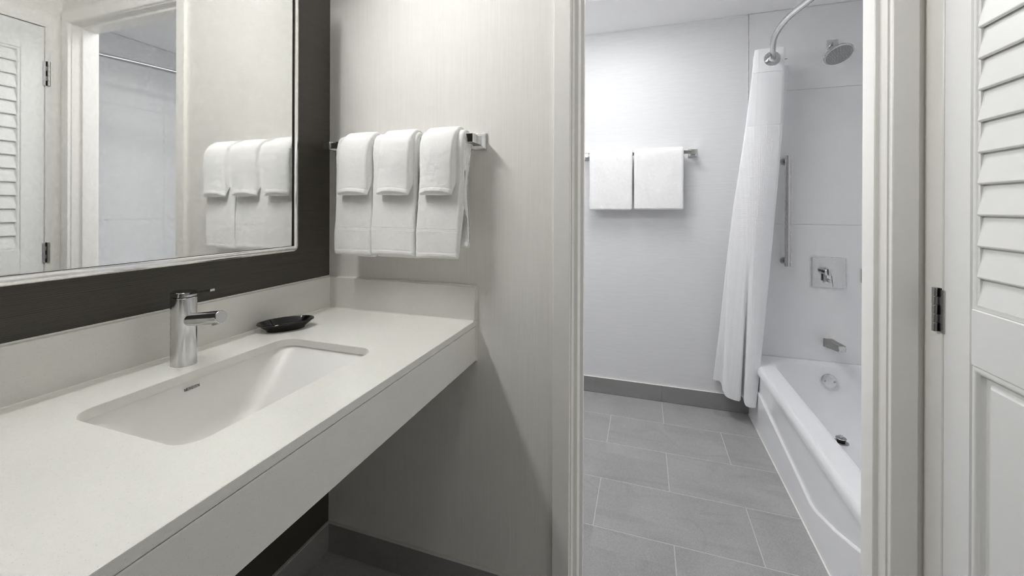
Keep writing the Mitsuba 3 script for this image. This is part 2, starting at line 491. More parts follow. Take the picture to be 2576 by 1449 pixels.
def frame_bead(z0, z1, w, x0, x1, step=True):
    """picture-frame moulding inside an opening of the door: profile runs from the face x0 back to x1"""
    ms = []
    ya, yb = NY0, SY1
    def ring(d, x):
        return np.array([[x, ya + d, z0 + d], [x, yb - d, z0 + d], [x, yb - d, z1 - d], [x, ya + d, z1 - d]])
    prof = [(0.0, x1), (0.0, x0 + 0.004), (0.0015, x0 + 0.0022), (w * 0.45, x0 + 0.0018), (w * 0.75, x0 + 0.003), (w, x0 + 0.007), (w, x1)]
    rings = [ring(d, x) for d, x in prof]
    m = loft(rings)
    return m


part('door_2', 'bead', frame_bead(LZ0, LZ1, 0.0125, XD, XD + 0.034), 'm_door', smooth=35)
part('door_2', 'bead', frame_bead(0.200, 0.969, 0.0150, XD, XD + 0.024), 'm_door', smooth=35)
slat = []
SLT = 0.0085
d = np.array([0.0125, 0.0690])
d /= np.linalg.norm(d)
nrm = np.array([-d[1], d[0]])          # towards the room, slightly up
L = 0.0730
prof = []
for a in np.linspace(0, math.pi, 9):
    prof.append(d * 0.0042 + nrm * (-0.0042 + 0.0042 * math.cos(a)) - d * 0.0042 * math.sin(a))
prof = [np.array(p) for p in prof]     # rounded nose from front face round to back face
prof += [nrm * (-0.0084) + d * L, d * L]
for i in range(15):
    zt = 1.0865 + 0.0632 * i
    poly = Polygon([(XD + 0.0015 + p[0], zt - 0.001 + p[1]) for p in prof])
    m = prism(poly, NY0 + 0.0122, SY1 - 0.0122, 'y')
    part('door_2', 'louver', m, 'm_door', smooth=30)
# raised lower panel
ya, yb, za, zb = NY0 + 0.015, SY1 - 0.015, 0.215, 0.954
q = [np.array([[x, ya + dd, za + dd], [x, yb - dd, za + dd], [x, yb - dd, zb - dd], [x, ya + dd, zb - dd]]) for dd, x in ((0, XD + 0.026), (0, XD + 0.016), (0.012, XD + 0.016), (0.020, XD + 0.010))]
mp = loft(q, cap1=True)
part('door_2', 'panel', mp, 'm_door', smooth=20)
for hz0, hz1 in ((1.0105, 1.1105), (1.881, 2.002), (0.13, 0.235)):
    hk = numbered('door_2__hinge')
    hh = (hz1 - hz0) / 5
    HX, HY = 1.7590, -0.0548
    scene[hk] = mikit.ply(cyl((HX, HY, hz0 + 0.0004), (HX, HY, hz1 - 0.0004), 0.0038, 20), 'm_steel', smooth=40)
    labels[hk] = {'label': 'grey steel butt hinge'}
    for i in range(5):
        z0, z1 = hz0 + i * hh + 0.0005, hz0 + (i + 1) * hh - 0.0005
        part(hk, 'knuckle', cyl((HX, HY, z0), (HX, HY, z1), 0.0054, 24, 0.0005), 'm_steel', smooth=40)
        if i % 2:
            part(hk, 'leaf', cb(1.7632, 1.7660, -0.0642, -0.0560, z0, z1, 0.0004), 'm_steel')
    part(hk, 'leaf', cb(1.7636, 1.7664, -0.0735, -0.0636, hz0 - 0.001, hz1 - 0.004, 0.0004), 'm_steel')
    part(hk, 'leaf', cb(1.7642, 1.7663, -0.0634, -0.0500, hz0 + 0.001, hz1 - 0.001, 0.0003), 'm_black')

# ------------------------------------------------------------------ vanity counter
CX, CZT, CZB, AZ = 0.6030, 0.9176, 0.8985, 0.7840
CYE = -1.34           # free end of the counter, outside the picture
BS = 0.019            # splash thickness
SKX0, SKX1, SKY0, SKY1 = 0.1640, 0.4640, -0.8020, -0.3420
cn = thing('vanity_counter', 'long pale speckled quartz vanity counter with splash and deep front apron under the mirror', 'counter')


def eased_slab(x0, x1, y0, y1, z0, z1, c, hole, hr):
    def ring(inset, z):
        return z3(rrect(x0 + inset, x1 - inset, y0 + inset, y1 - inset, 0.0012, 2, 24), z)
    outer = Polygon(rrect(x0 + c, x1 - c, y0 + c, y1 - c, 0.001, 2, 2))
    hole_r = rrect(*hole, hr, 12, 4)
    k = 0.0022
    # sides
    parts = [loft([ring(c, z0), ring(0, z0 + c), ring(0, z1 - c), ring(c * 0.3, z1 - c * 0.3), ring(c, z1)])]
    top = Polygon(ring(c, 0)[:, :2], [rrect(hole[0] - k, hole[1] + k, hole[2] - k, hole[3] + k, hr + k, 12, 4)[::-1]])
    bot = Polygon(ring(c, 0)[:, :2], [hole_r[::-1]])
    v, f = trimesh.creation.triangulate_polygon(top, engine='earcut')
    parts.append(trimesh.Trimesh(np.c_[v, np.full(len(v), z1)], f, process=False))
    v, f = trimesh.creation.triangulate_polygon(bot, engine='earcut')
    parts.append(trimesh.Trimesh(np.c_[v, np.full(len(v), z0)], f[:, ::-1], process=False))
    def hring(g, z):
        return z3(rrect(hole[0] - g, hole[1] + g, hole[2] - g, hole[3] + g, hr + g, 12, 4), z)
    h = loft([hring(k, z1), hring(k * 0.3, z1 - k * 0.3), hring(0, z1 - k), hring(0, z0)])
    parts.append(h)
    m = cat(*parts)
    m.merge_vertices()
    trimesh.repair.fix_normals(m)
    return m


part(cn, 'top', eased_slab(0.0, CX, CYE, -0.0005, CZB, CZT, 0.002, (SKX0, SKX1, SKY0, SKY1), 0.040), 'm_quartz', smooth=35)
part(cn, 'apron', cb(CX - 0.02, CX - 0.0006, CYE, -0.003, AZ, CZB - 0.0012, 0.0012), 'm_quartz', label='deep quartz front apron')
part(cn, 'backsplash', cb(0.0, BS, CYE, -0.0005, CZT, 1.0302, 0.0015), 'm_quartz')
part(cn, 'side_splash', cb(BS + 0.0006, CX, -BS, -0.0005, CZT + 0.0004, 1.0302, 0.0015), 'm_quartz')
def cove(pts, r=0.004):
    return tube(pts, r, 8)
part(cn, 'caulk', tube([(BS, CYE + 0.002, CZT), (BS, -BS, CZT)], 0.0026, 10), 'm_caulk', smooth=True)
part(cn, 'caulk', tube([(BS, -BS, CZT), (CX - 0.003, -BS, CZT)], 0.0026, 10), 'm_caulk', smooth=True)
part(cn, 'caulk', tube([(BS, -BS, CZT), (BS, -BS, 1.0295)], 0.0016, 8), 'm_caulk', smooth=True)
part(cn, 'caulk', tube([(BS, -0.0012, 1.0302), (CX, -0.0012, 1.0302), ], 0.0034, 10), 'm_caulk', smooth=True)
part(cn, 'caulk', tube([(CX - 0.0004, -0.0016, AZ), (CX - 0.0004, -0.0016, 1.0302)], 0.0034, 10), 'm_caulk', smooth=True)
part(cn, 'caulk', tube([(0.0012, CYE, 1.0302), (0.0012, -0.002, 1.0302)], 0.0030, 10), 'm_caulk', smooth=True)

# ------------------------------------------------------------------ undermount basin
bn = thing('wash_basin', 'white rectangular undermount basin set into the pale counter', 'sink')


def bring(x0, x1, y0, y1, r, z):
    return z3(rrect(x0, x1, y0, y1, r, 12, 16), z)


e = 0.004
ZB = CZB - 0.0006
inner = [bring(SKX0 - e, SKX1 + e, SKY0 - e, SKY1 + e, 0.043, ZB),
         bring(SKX0 - e + 0.0015, SKX1 + e - 0.002, SKY0 - e + 0.004, SKY1 + e - 0.004, 0.043, ZB - 0.008),
         bring(SKX0 + 0.002, SKX1 - 0.006, SKY0 + 0.018, SKY1 - 0.018, 0.043, ZB - 0.020),
         bring(SKX0 + 0.008, SKX1 - 0.014, SKY0 + 0.060, SKY1 - 0.062, 0.044, ZB - 0.062),
         bring(SKX0 + 0.016, SKX1 - 0.024, SKY0 + 0.105, SKY1 - 0.110, 0.045, ZB - 0.108),
         bring(SKX0 + 0.022, SKX1 - 0.032, SKY0 + 0.122, SKY1 - 0.130, 0.046, ZB - 0.124),
         bring(SKX0 + 0.034, SKX1 - 0.046, SKY0 + 0.140, SKY1 - 0.150, 0.046, ZB - 0.133),
         bring(SKX0 + 0.060, SKX1 - 0.075, SKY0 + 0.170, SKY1 - 0.180, 0.046, ZB - 0.137)]
outer = [r.copy() for r in inner]
for r in outer:
    c = np.array([(SKX0 + SKX1) / 2, (SKY0 + SKY1) / 2])
    r[:, :2] += np.sign(r[:, :2] - c) * 0.010
    r[:, 2] -= 0.010
outer[0][:, 2] += 0.010
bm = loft([*inner[::-1]], cap0=False)
bm2 = loft([inner[0], outer[0], *outer[1:]])
body = cat(bm, bm2)
ci = len(inner[0])
capi = trimesh.Trimesh(np.vstack([inner[-1], inner[-1].mean(0)]), [[j, (j + 1) % ci, ci] for j in range(ci)], process=False)
capo = trimesh.Trimesh(np.vstack([outer[-1], outer[-1].mean(0)]), [[(j + 1) % ci, j, ci] for j in range(ci)], process=False)
body = cat(body, capi, capo)
body.merge_vertices()
trimesh.repair.fix_normals(body)
part(bn, 'bowl', body, 'm_porcelain', smooth=50)
part(bn, 'drain', lathe_at([(0, 0), (0.030, 0), (0.031, 0.002), (0.026, 0.004), (0.020, 0.0025), (0, 0.002)], ((SKX0 + SKX1) / 2 - 0.006, (SKY0 + SKY1) / 2, ZB - 0.1375), (0, 0, 1), 32), 'm_chrome', smooth=40)
tm = meshkit.text_mesh('MERIDIEN', 0.0062, 0.0006)
w_txt = tm.bounds[1][0]
sx = 0.0322 / w_txt
tm.vertices[:, 0] *= sx
# upper part of the back wall: x grows slowly downwards
part(bn, 'lettering', place(tm, (0.1672, -0.6118, 0.8790), (0, 1, 0), (-0.10, 0, 0.995), (0.995, 0, 0.10)), 'm_ink', label='dark printed word on the back wall of the bowl')

# ------------------------------------------------------------------ faucet
fc = thing('faucet', 'chrome single-lever faucet behind the basin', 'faucet')
FX, FY = 0.100, -0.570
th = np.linspace(0, 2 * math.pi, 64, endpoint=False)


def oval(z, g=0.0, a=0.0265, b=0.0225):
    p = 2.4
    c, s = np.cos(th), np.sin(th)
    return np.c_[FX + (a - g) * np.sign(c) * np.abs(c) ** (2 / p), FY + (b - g) * np.sign(s) * np.abs(s) ** (2 / p), np.full(64, z)]


part(fc, 'body', loft([oval(CZT), oval(CZT + 0.0008, -0.0004), oval(CZT + 0.003), oval(1.0745), oval(1.0758, 0.001), oval(1.0758, 0.004)], True, True), 'm_chrome', smooth=35)
part(fc, 'seam_ring', loft([oval(1.0752, 0.0018), oval(1.0776, 0.0018)], True, True), 'm_black', smooth=35)
part(fc, 'cap', loft([oval(1.0772, 0.001), oval(1.0778, 0.0), oval(1.0870, 0.0), oval(1.0885, 0.0012), oval(1.0892, 0.004)], True, True), 'm_chrome', smooth=35)
lev = [hull([(FX + x, FY + y, z) for y in (-w, w) for z in (z0, z1)] + [(FX + x2, FY + y, z) for y in (-w2, w2) for z in (z2, z3_)]) for x, w, z0, z1, x2, w2, z2, z3_ in
       ((0.010, 0.017, 1.079, 1.0885, 0.034, 0.0095, 1.0845, 1.0895), (0.034, 0.0095, 1.0845, 1.0895, 0.082, 0.0055, 1.0945, 1.0985), (0.082, 0.0055, 1.0945, 1.0985, 0.094, 0.0052, 1.0952, 1.1005))]
part(fc, 'lever', cat(*lev), 'm_chrome')
sd = np.array([0.122, 0.0, 0.0190])
sd /= np.linalg.norm(sd)
s0 = np.array([FX + 0.004, FY, 1.0205])
s1 = np.array([0.2225, FY, 1.0390])
Ls = np.linalg.norm(s1 - s0)
part(fc, 'spout', lathe_at([(0, 0), (0.0145, 0), (0.0145, Ls - 0.0012), (0.0136, Ls), (0, Ls)], s0, sd, 48), 'm_chrome', smooth=35)
part(fc, 'spout_disc', lathe_at([(0, 0), (0.0132, 0), (0.0132, 0.0006), (0, 0.0006)], s1, sd, 40), 'm_satin', label='brushed end disc of the spout')
ap = s1 - sd * 0.018
part(fc, 'aerator', cyl(ap + np.array([0.002, 0, -0.0165]), ap + np.array([0, 0, -0.006]), 0.0085, 24), 'm_steel', smooth=35)

# ------------------------------------------------------------------ soap dish
sd_k = thing('soap_dish', 'glossy black oval soap dish on the counter beyond the basin', 'soap dish')
DCX, DCY, DA, DB, DTH = 0.0955, -0.2800, 0.0470, 0.0775, -0.5925


def dring(sa, sb, z):
    x, y = sa * np.cos(th), sb * np.sin(th)
    return np.c_[DCX + x * math.cos(DTH) - y * math.sin(DTH), DCY + x * math.sin(DTH) + y * math.cos(DTH), np.full(64, CZT + z)]


dish = loft([dring(0.028, 0.049, 0.0), dring(0.0300, 0.0510, 0.0), dring(0.0305, 0.0515, 0.0025), dring(0.0310, 0.052, 0.004), dring(0.0435, 0.0730, 0.0205), dring(0.0465, 0.0768, 0.0225), dring(0.0472, 0.0777, 0.0245),
             dring(0.0462, 0.0766, 0.0264), dring(0.0445, 0.0748, 0.0268), dring(0.0420, 0.0720, 0.0256), dring(0.0330, 0.0560, 0.0090), dring(0.0300, 0.0525, 0.0066), dring(0.0260, 0.0480, 0.0058)], True, True)
part(sd_k, 'bowl', dish, 'm_black_gloss', smooth=40)

# ------------------------------------------------------------------ framed mirror
mr = thing('mirror', 'large wall mirror in a slim polished chrome frame on the dark wall', 'mirror')
MY0, MY1, MZ0, MZ1, MX = -0.960, -0.1900, 1.1420, 2.030, 0.0470
FWD_W = 0.0205
part(mr, 'glass', bx(MX - 0.004, MX, MY0 + 0.015, MY1 - 0.015, MZ0 + 0.015, MZ1 - 0.015), 'm_mirror')


def mring(inset, x, r):
    p = rrect(MY0 + inset, MY1 - inset, MZ0 + inset, MZ1 - inset, max(r - inset, 0.0015), 10, 6)
    return np.c_[np.full(len(p), x), p]


prof = [(0.002, 0.001), (0.0, 0.010), (0.0, 0.043), (0.0012, 0.0478), (0.0036, 0.0513), (0.0075, 0.0536), (0.0115, 0.0543), (0.0155, 0.0539), (0.0186, 0.0530), (0.0202, 0.0522)]
part(mr, 'frame', loft([mring(i, x, 0.020) for i, x in prof]), 'm_polished', smooth=50)
part(mr, 'inner_lip', loft([mring(i, x, 0.020) for i, x in ((0.0202, 0.0522), (0.0206, 0.0520), (0.0206, 0.0474))]), 'm_black', label='black inner edge of the frame')
part(mr, 'backing', bx(0.0005, MX - 0.0045, MY0 + 0.004, MY1 - 0.004, MZ0 + 0.004, MZ1 - 0.004), 'm_black')

# ------------------------------------------------------------------ towel bars


def towel_bar(label, xl, xr, wall_y, z, depth, bar_t, esc):
    k = thing('towel_bar', label, 'towel bar')
    yb = wall_y - depth
    part(k, 'bar', cb(xl, xr, yb - bar_t / 2, yb + bar_t / 2, z - bar_t / 2, z + bar_t / 2, 0.0012), 'm_chrome')
    for x in (xl, xr):
        def sq(h, y, dz=0.0):
            return np.array([[x - h, y, z + dz - h], [x - h, y, z + dz + h], [x + h, y, z + dz + h], [x + h, y, z + dz - h]])
        E_ = esc / 2
        rings = [sq(E_, wall_y - 0.0004), sq(E_, wall_y - 0.007), sq(E_ - 0.0025, wall_y - 0.0085), sq(E_ - 0.004, wall_y - 0.0095), sq(E_ * 0.60, wall_y - 0.017), sq(E_ * 0.56, wall_y - 0.0185),
                 sq(E_ * 0.50, wall_y - 0.030), sq(E_ * 0.46, wall_y - 0.040), sq(E_ * 0.50, wall_y - 0.052), sq(E_ * 0.52, yb + 0.010), sq(E_ * 0.52, yb - 0.012), sq(E_ * 0.47, yb - 0.0145)]
        m = loft(rings, True, True)
        trimesh.repair.fix_normals(m)
        part(k, 'post', m, 'm_chrome')
    return k


towel_bar('square chrome towel bar on the light wall beside the mirror', 0.062, 0.6107, 0.0, 1.5050, 0.070, 0.0195, 0.054)
towel_bar('square chrome towel bar on the grey bathroom wall', 0.745, 1.4230, YB, 1.6510, 0.070, 0.0200, 0.054)


# ------------------------------------------------------------------ towels
def towel_parts(key, x0, x1, path, thick, seed, nx=60, dx=(0.0, 0.0), bow=0.0, lift=0.0, amp=1.0, edge=0.0, hem=0.0105, border=None):
    """A folded towel hung over a bar. path: (y, z) centre line from the front bottom over the bar to the back bottom."""
    fine = spline(path, 900)
    fs = np.r_[0, np.cumsum(np.linalg.norm(np.diff(fine, axis=0), axis=1))]
    tot = fs[-1]
    s = list(np.linspace(0, tot, 100))
    if hem:
        s += list(np.linspace(0, hem + 0.006, 16)) + list(np.linspace(tot - hem - 0.006, tot, 12))
    if border:
        s += list(np.linspace(border - 0.006, border + 0.010, 14))
    s = np.unique(np.round(s, 6))
    c = np.c_[np.interp(s, fs, fine[:, 0]), np.interp(s, fs, fine[:, 1])]
    tan = np.c_[np.interp(s, fs, np.gradient(fine[:, 0], fs)), np.interp(s, fs, np.gradient(fine[:, 1], fs))]
    tan /= np.linalg.norm(tan, axis=1, keepdims=True)
    nor = np.c_[-tan[:, 1], tan[:, 0]]
    h = np.full(len(s), thick / 2)
    grooves = []
    if hem:
        grooves += [hem, tot - hem]
        h = h + 0.0006 * np.exp(-((s - hem * 0.5) / (hem * 0.45)) ** 2)
    if border:
        grooves += [border, border + 0.0045]
    for g in grooves:
        h = h - 0.0006 * np.exp(-((s - g) / 0.0016) ** 2)
    n = len(s)
    left, right = c + nor * h[:, None], c - nor * h[:, None]
    ca = np.linspace(0, math.pi, 9)[1:-1]
    cap_a = [c[-1] + nor[-1] * h[-1] * math.cos(a) + tan[-1] * h[-1] * 0.8 * math.sin(a) for a in ca]
    cap_b = [c[0] - nor[0] * h[0] * math.cos(a) - tan[0] * h[0] * 0.8 * math.sin(a) for a in ca]
    ring = np.vstack([left, cap_a, right[::-1], cap_b])
    ctr = np.vstack([c, [c[-1]] * 7, c[::-1], [c[0]] * 7])
    sv_ = np.r_[s, [tot] * 7, s[::-1], [0.0] * 7]
    sc = sv_ / tot
    outer_w = np.r_[np.ones(n), np.full(7, 0.5), np.full(n, 0.10), np.linspace(0.2, 0.95, 7)]
    er = thick * 0.5
    wid = x1 - x0
    xs = np.linspace(0, 1, nx)
    sect = [(x0, 0.10), (x0 + er * 0.12, 0.50), (x0 + er * 0.45, 0.85), (x0 + er, 1.0)]
    sect += [(x0 + er + (wid - 2 * er) * u, 1.0) for u in xs[1:-1]]
    sect += [(x1 - er, 1.0), (x1 - er * 0.45, 0.85), (x1 - er * 0.12, 0.50), (x1, 0.10)]
    V = []
    for x, k in sect:
        r = ctr + (ring - ctr) * k
        u = min(max((x - x0) / wid, 0.0), 1.0)
        bell = math.sin(math.pi * u) ** 0.8
        low = np.clip(1 - sc * 2.0, 0, 1)
        xx = x + dx[0] * (1 - sc) + dx[1] * sc + (x - (x0 + x1) / 2) * edge * (0.5 - sc)
        y = r[:, 0] - bow * bell * low ** 1.3 * outer_w
        z = r[:, 1] + lift * bell * low ** 3 * (outer_w - 0.45)
        V.append(np.c_[xx, y, z])
    V = np.array(V)
    flat = V.reshape(-1, 3).copy()
    d1 = meshkit.fbm(flat * np.array([16.0, 10.0, 7.0]) + seed * 3.7, 3, seed) - 0.5
    d2 = meshkit.fbm(flat * 75.0, 2, seed + 5) - 0.5
    d3 = meshkit.fbm(flat * np.array([9.0, 9.0, 5.0]) + 11 * seed, 2, seed + 9) - 0.5
    flat[:, 1] += amp * (0.006 * d1 + 0.0024 * d2)
    flat[:, 2] += amp * (0.006 * d3 + 0.0010 * d2)
    flat[:, 0] += amp * (0.004 * d1 + 0.0014 * d2)
    m = loft(list(flat.reshape(V.shape)), True, True)
    trimesh.repair.fix_normals(m)
    # the same surface divided along its seams: pile, smooth hems, woven border line
    per = V.shape[1]
    base = len(V) * per
    idx = m.faces.copy()
    sv_all = np.r_[np.tile(sv_, len(V)), [tot / 2, tot / 2]]
    big = np.abs(idx.max(1) - idx.min(1)) < 0
    fs_ = sv_all[idx]
    has_c = (idx >= base).any(1)
    f_s = np.where(has_c, np.where(idx < base, fs_, np.nan_to_num(np.inf)).min(1), fs_.mean(1))
    f_s = np.where(has_c, np.median(fs_, axis=1), f_s)
    lab = np.zeros(len(idx), int)
    if hem:
        lab[(f_s < hem) | (f_s > tot - hem)] = 1
    if border:
        lab[(f_s > border) & (f_s < border + 0.0045)] = 2
    nrm = np.zeros_like(m.vertices)
    fn = np.cross(m.vertices[idx[:, 1]] - m.vertices[idx[:, 0]], m.vertices[idx[:, 2]] - m.vertices[idx[:, 0]])
    for kk in range(3):
        np.add.at(nrm, idx[:, kk], fn)
    nrm /= np.linalg.norm(nrm, axis=1, keepdims=True) + 1e-20
    for lb, nm, mt in ((0, 'cloth', 'm_terry'), (1, 'hem', 'm_hem'), (2, 'border', 'm_hem')):
        f = idx[lab == lb]
        if len(f):
            used, inv = np.unique(f, return_inverse=True)
            k2 = numbered(f'{key}__{nm}')
            path_ = meshkit.write_ply((m.vertices[used], inv.reshape(-1, 3)), False, normals=nrm[used])
            scene[k2] = {'type': 'ply', 'filename': path_, 'face_normals': False, 'bsdf': {'type': 'ref', 'id': mt}}


def drape(front_y, back_y, top_z, yc, zf, zb, r, rest):
    """front hanging plane, plane behind the bar, top of the fold, and where the back half comes to rest"""
    return [(front_y - 0.004, zf), (front_y - 0.003, (zf * 2 + top_z) / 3), (front_y, (zf + top_z * 3) / 4), (front_y + 0.002, top_z - r * 1.1), (yc - r * 0.62, top_z - r * 0.30), (yc, top_z),
            (yc + r * 0.62, top_z - r * 0.30), (back_y - 0.002, top_z - r * 1.1), (back_y * 0.7 + rest * 0.3, top_z - r * 2.6), (rest, top_z - r * 2.6 - 0.09), (rest, (top_z + zb) / 2 - 0.03), (rest, zb)]


BZ = 1.505
specs = [  # x0, x1, zf, zb, shift of the back half, seed, words
    (0.1215, 0.2690, 1.1360, 1.128, 0.006, 3, 'long white bath towel hanging nearest the mirror, leftmost of three'),
    (0.2695, 0.4340, 1.1390, 1.131, 0.008, 8, 'long white bath towel hanging in the middle of three on the vanity bar'),
    (0.4380, 0.5880, 1.1360, 1.168, 0.025, 5, 'long white bath towel nearest the bar end, its back half showing on the right'),
]
for x0, x1, zf, zb_, db_, sdv, words in specs:
    k = thing('bath_towel', words, 'towel', 'long white towels on the vanity towel bar')
    towel_parts(k, x0, x1, drape(-0.0985, -0.0440, BZ + 0.0215, -0.070, zf, zb_, 0.026, -0.0835), 0.0165, sdv, dx=(0.0, db_), bow=0.005, lift=0.004, border=0.078)
hspecs = [
    (0.1510, 0.2650, 1.3330, 11, 0.016, 'small white hand towel folded over the bath towel nearest the mirror'),
    (0.3070, 0.4230, 1.3330, 14, 0.018, 'small white hand towel folded over the middle bath towel'),
    (0.4640, 0.5740, 1.3330, 17, 0.018, 'small white hand towel folded over the bath towel nearest the bar end'),
]
for x0, x1, zf, sdv, db_, words in hspecs:
    k = thing('hand_towel', words, 'towel', 'small white hand towels over the bath towels')
    towel_parts(k, x0, x1, drape(-0.1210, -0.0280, BZ + 0.0340, -0.070, zf, zf + 0.03, 0.040, -0.0500), 0.0120, sdv, dx=(0.0, db_), bow=0.016, lift=0.013, hem=0.012)
bspecs = [(0.7690, 1.0490, 1.2870, 21, 'thick white folded bath towel on the bathroom bar, left of the pair'),
          (1.0590, 1.3620, 1.2920, 26, 'thick white folded bath towel on the bathroom bar, right of the pair')]
for x0, x1, zf, sdv, words in bspecs:
    k = thing('bath_towel', words, 'towel', 'thick white towels on the bathroom bar')
    towel_parts(k, x0, x1, drape(YB - 0.1020, YB - 0.0330, 1.6510 + 0.024, YB - 0.070, zf, zf + 0.01, 0.034, YB - 0.060), 0.0250, sdv, nx=80, bow=0.004, edge=-0.03, hem=0.0, amp=1.4)

# ------------------------------------------------------------------ bathtub
tb = thing('bathtub', 'glossy white alcove bathtub behind the shower curtain', 'bathtub')
TX0, TX1, TY0, TY1, TZ = 1.7480, BX1 - 0.008, TW + 0.012, YB - 0.006, 0.380


def tring(x0, x1, y0, y1, r, z):
    return z3(rrect(x0, x1, y0, y1, r, 10, 24), z)


O = (TX0, TX1, TY0, TY1)


def oring(i, z, r=0.004):
    return tring(O[0] + i, O[1] - i * 0.2, O[2] + i * 0.2, O[3] - i * 0.2, r, z)


I = (1.8500, 2.455, TY0 + 0.075, TY1 - 0.045)


def iring(d, z, r=0.10, s0=0.0, s1=0.0):
    return tring(I[0] + d, I[1] - d, I[2] + d + s0, I[3] - d - s1, r, z)


tub_r = [oring(0.014, 0.0), oring(0.014, 0.318), oring(0.010, 0.326), oring(0.003, 0.332), oring(0.0, 0.338), oring(0.0, 0.352), oring(0.002, 0.361), oring(0.006, 0.3695), oring(0.012, 0.3755), oring(0.020, 0.379), oring(0.030, TZ),
         iring(-0.020, TZ, 0.118), iring(-0.008, 0.378, 0.108), iring(0.001, 0.3725, 0.10), iring(0.007, 0.363, 0.095), iring(0.011, 0.350, 0.092), iring(0.022, 0.27, 0.095, 0.05, 0.006), iring(0.034, 0.18, 0.105, 0.11, 0.022), iring(0.046, 0.115, 0.115, 0.16, 0.045),
         iring(0.060, 0.080, 0.12, 0.185, 0.062), iring(0.082, 0.062, 0.12, 0.205, 0.080), iring(0.115, 0.055, 0.11, 0.23, 0.10)]
tm_ = loft(tub_r, False, True)
part(tb, 'shell', tm_, 'm_tub', smooth=50)
# lower apron panel standing slightly proud, its upper edge bent towards the near end
ledge = [(TY1, 0.2535), (1.3836, 0.2165), (1.0394, 0.1710), (0.8196, 0.1430), (0.6400, 0.1170), (0.4326, 0.1810), (0.2581, 0.2490), (TY0, 0.312)]
v, f = [], []
lp = np.array(ledge)
sm = []
for i in range(len(lp) - 1):
    for t in np.linspace(0, 1, 9)[:-1]:
        sm.append(lp[i] + (lp[i + 1] - lp[i]) * t)
sm.append(lp[-1])
sm = np.array(sm)
kern = np.array([1, 2, 3, 2, 1]) / 9
sm[2:-2, 1] = np.convolve(sm[:, 1], kern, 'valid')
XA, XB_ = 1.7525, 1.7635
pr_ = [(XA, None), (XA, -0.004), (XA + 0.0012, -0.001), (XA + 0.004, 0.0015), (XA + 0.0085, 0.0035), (XB_ + 0.001, 0.006)]
V = []
for x, dz in pr_:
    for y, z in sm:
        V.append([x, y, 0.0 if dz is None else z + dz])
n = len(sm)
F_ = []
for i in range(len(pr_) - 1):
    for j in range(n - 1):
        a = i * n + j
        F_ += [[a, a + n, a + n + 1], [a, a + n + 1, a + 1]]
am = trimesh.Trimesh(V, F_, process=False)
part(tb, 'apron_panel', am, 'm_tub', smooth=60)
part(tb, 'floor_bead', tube([(1.7518, TY0, 0.001), (1.7518, TY1, 0.001)], 0.0042, 8), 'm_caulk', smooth=True)
part(tb, 'wall_bead', tube([(TX0 + 0.01, TY1 + 0.001, TZ + 0.0005), (TX1, TY1 + 0.001, TZ + 0.0005)], 0.0030, 8), 'm_panel', smooth=True)
ov = np.array([2.1450, 1.5640, 0.2930])
on = np.array([0.0, -1.0, 0.20])
ok = part(tb, 'overflow_cover', lathe_at([(0, -0.012), (0.0365, -0.012), (0.0395, 0.0), (0.0395, 0.006), (0.0370, 0.0095), (0.0320, 0.0105), (0.0, 0.0115)], ov, on, 48), 'm_chrome', smooth=35, label='round chrome overflow cover')
ox, oy, oz = frame_of(on)
for s in (-1, 1):
    part(ok, 'screw', lathe_at([(0, 0), (0.0052, 0), (0.0052, 0.001), (0.0036, 0.0016), (0.0030, 0.0006), (0, 0.0006)], ov + ox * 0.0225 * s + oz * 0.0108, on, 20), 'm_steel', smooth=35)
dp = np.array([2.1180, 1.3420, 0.0562])
dk = part(tb, 'drain', lathe_at([(0, 0), (0.0330, 0), (0.0340, 0.002), (0.0270, 0.0045), (0.022, 0.003), (0.0, 0.002)], dp, (0, 0, 1), 40), 'm_steel', smooth=35)
part(dk, 'gasket', lathe_at([(0, 0.003), (0.017, 0.003), (0.020, 0.016), (0.0225, 0.020), (0.0, 0.020)], dp, (0, 0, 1), 32), 'm_black', smooth=35)
part(dk, 'stopper', lathe_at([(0, 0.0200), (0.0235, 0.0200), (0.0240, 0.0220), (0.0220, 0.0245), (0.0, 0.0255)], dp, (0, 0, 1), 40), 'm_steel', smooth=35)
part(dk, 'knob', lathe_at([(0, 0.025), (0.0085, 0.025), (0.0095, 0.033), (0.0085, 0.0355), (0.0, 0.036)], dp, (0, 0, 1), 24), 'm_chrome', smooth=35)

# ------------------------------------------------------------------ shower fittings
YW = YB - 0.0065
sh = thing('showerhead', 'round chrome shower head on the tub panel wall', 'shower head')
part(sh, 'wall_plate', cb(2.1555, 2.2095, YW - 0.007, YW, 2.2395, 2.2935, 0.0015), 'm_chrome')
hc = np.array([2.1600, 1.500, 2.1590])
hn = np.array([0.139, -0.523, -0.836])
hn /= np.linalg.norm(hn)
a0 = np.array([2.1825, YW - 0.005, 2.2660])
a3 = hc - hn * 0.046
part(sh, 'arm', tube(spline([a0, a0 + np.array([-0.004, -0.030, -0.004]), (a0 + a3) / 2 + np.array([0.0, -0.006, 0.004]), a3 + -hn * 0.004 , a3 + hn * 0.012], 24), 0.0085, 18), 'm_chrome', smooth=True)
part(sh, 'swivel', lathe_at([(0, 0), (0.010, 0), (0.016, 0.006), (0.0175, 0.014), (0.015, 0.021), (0.013, 0.026), (0, 0.026)], a3 - hn * 0.002, hn, 32), 'm_chrome', smooth=40)
hd = part(sh, 'head', lathe_at([(0, -0.026), (0.014, -0.026), (0.022, -0.021), (0.055, -0.0135), (0.067, -0.009), (0.0705, -0.003), (0.0705, 0.003), (0.068, 0.0055), (0.0635, 0.006), (0.0635, 0.004), (0, 0.004)], hc, hn, 64), 'm_chrome', smooth=40)
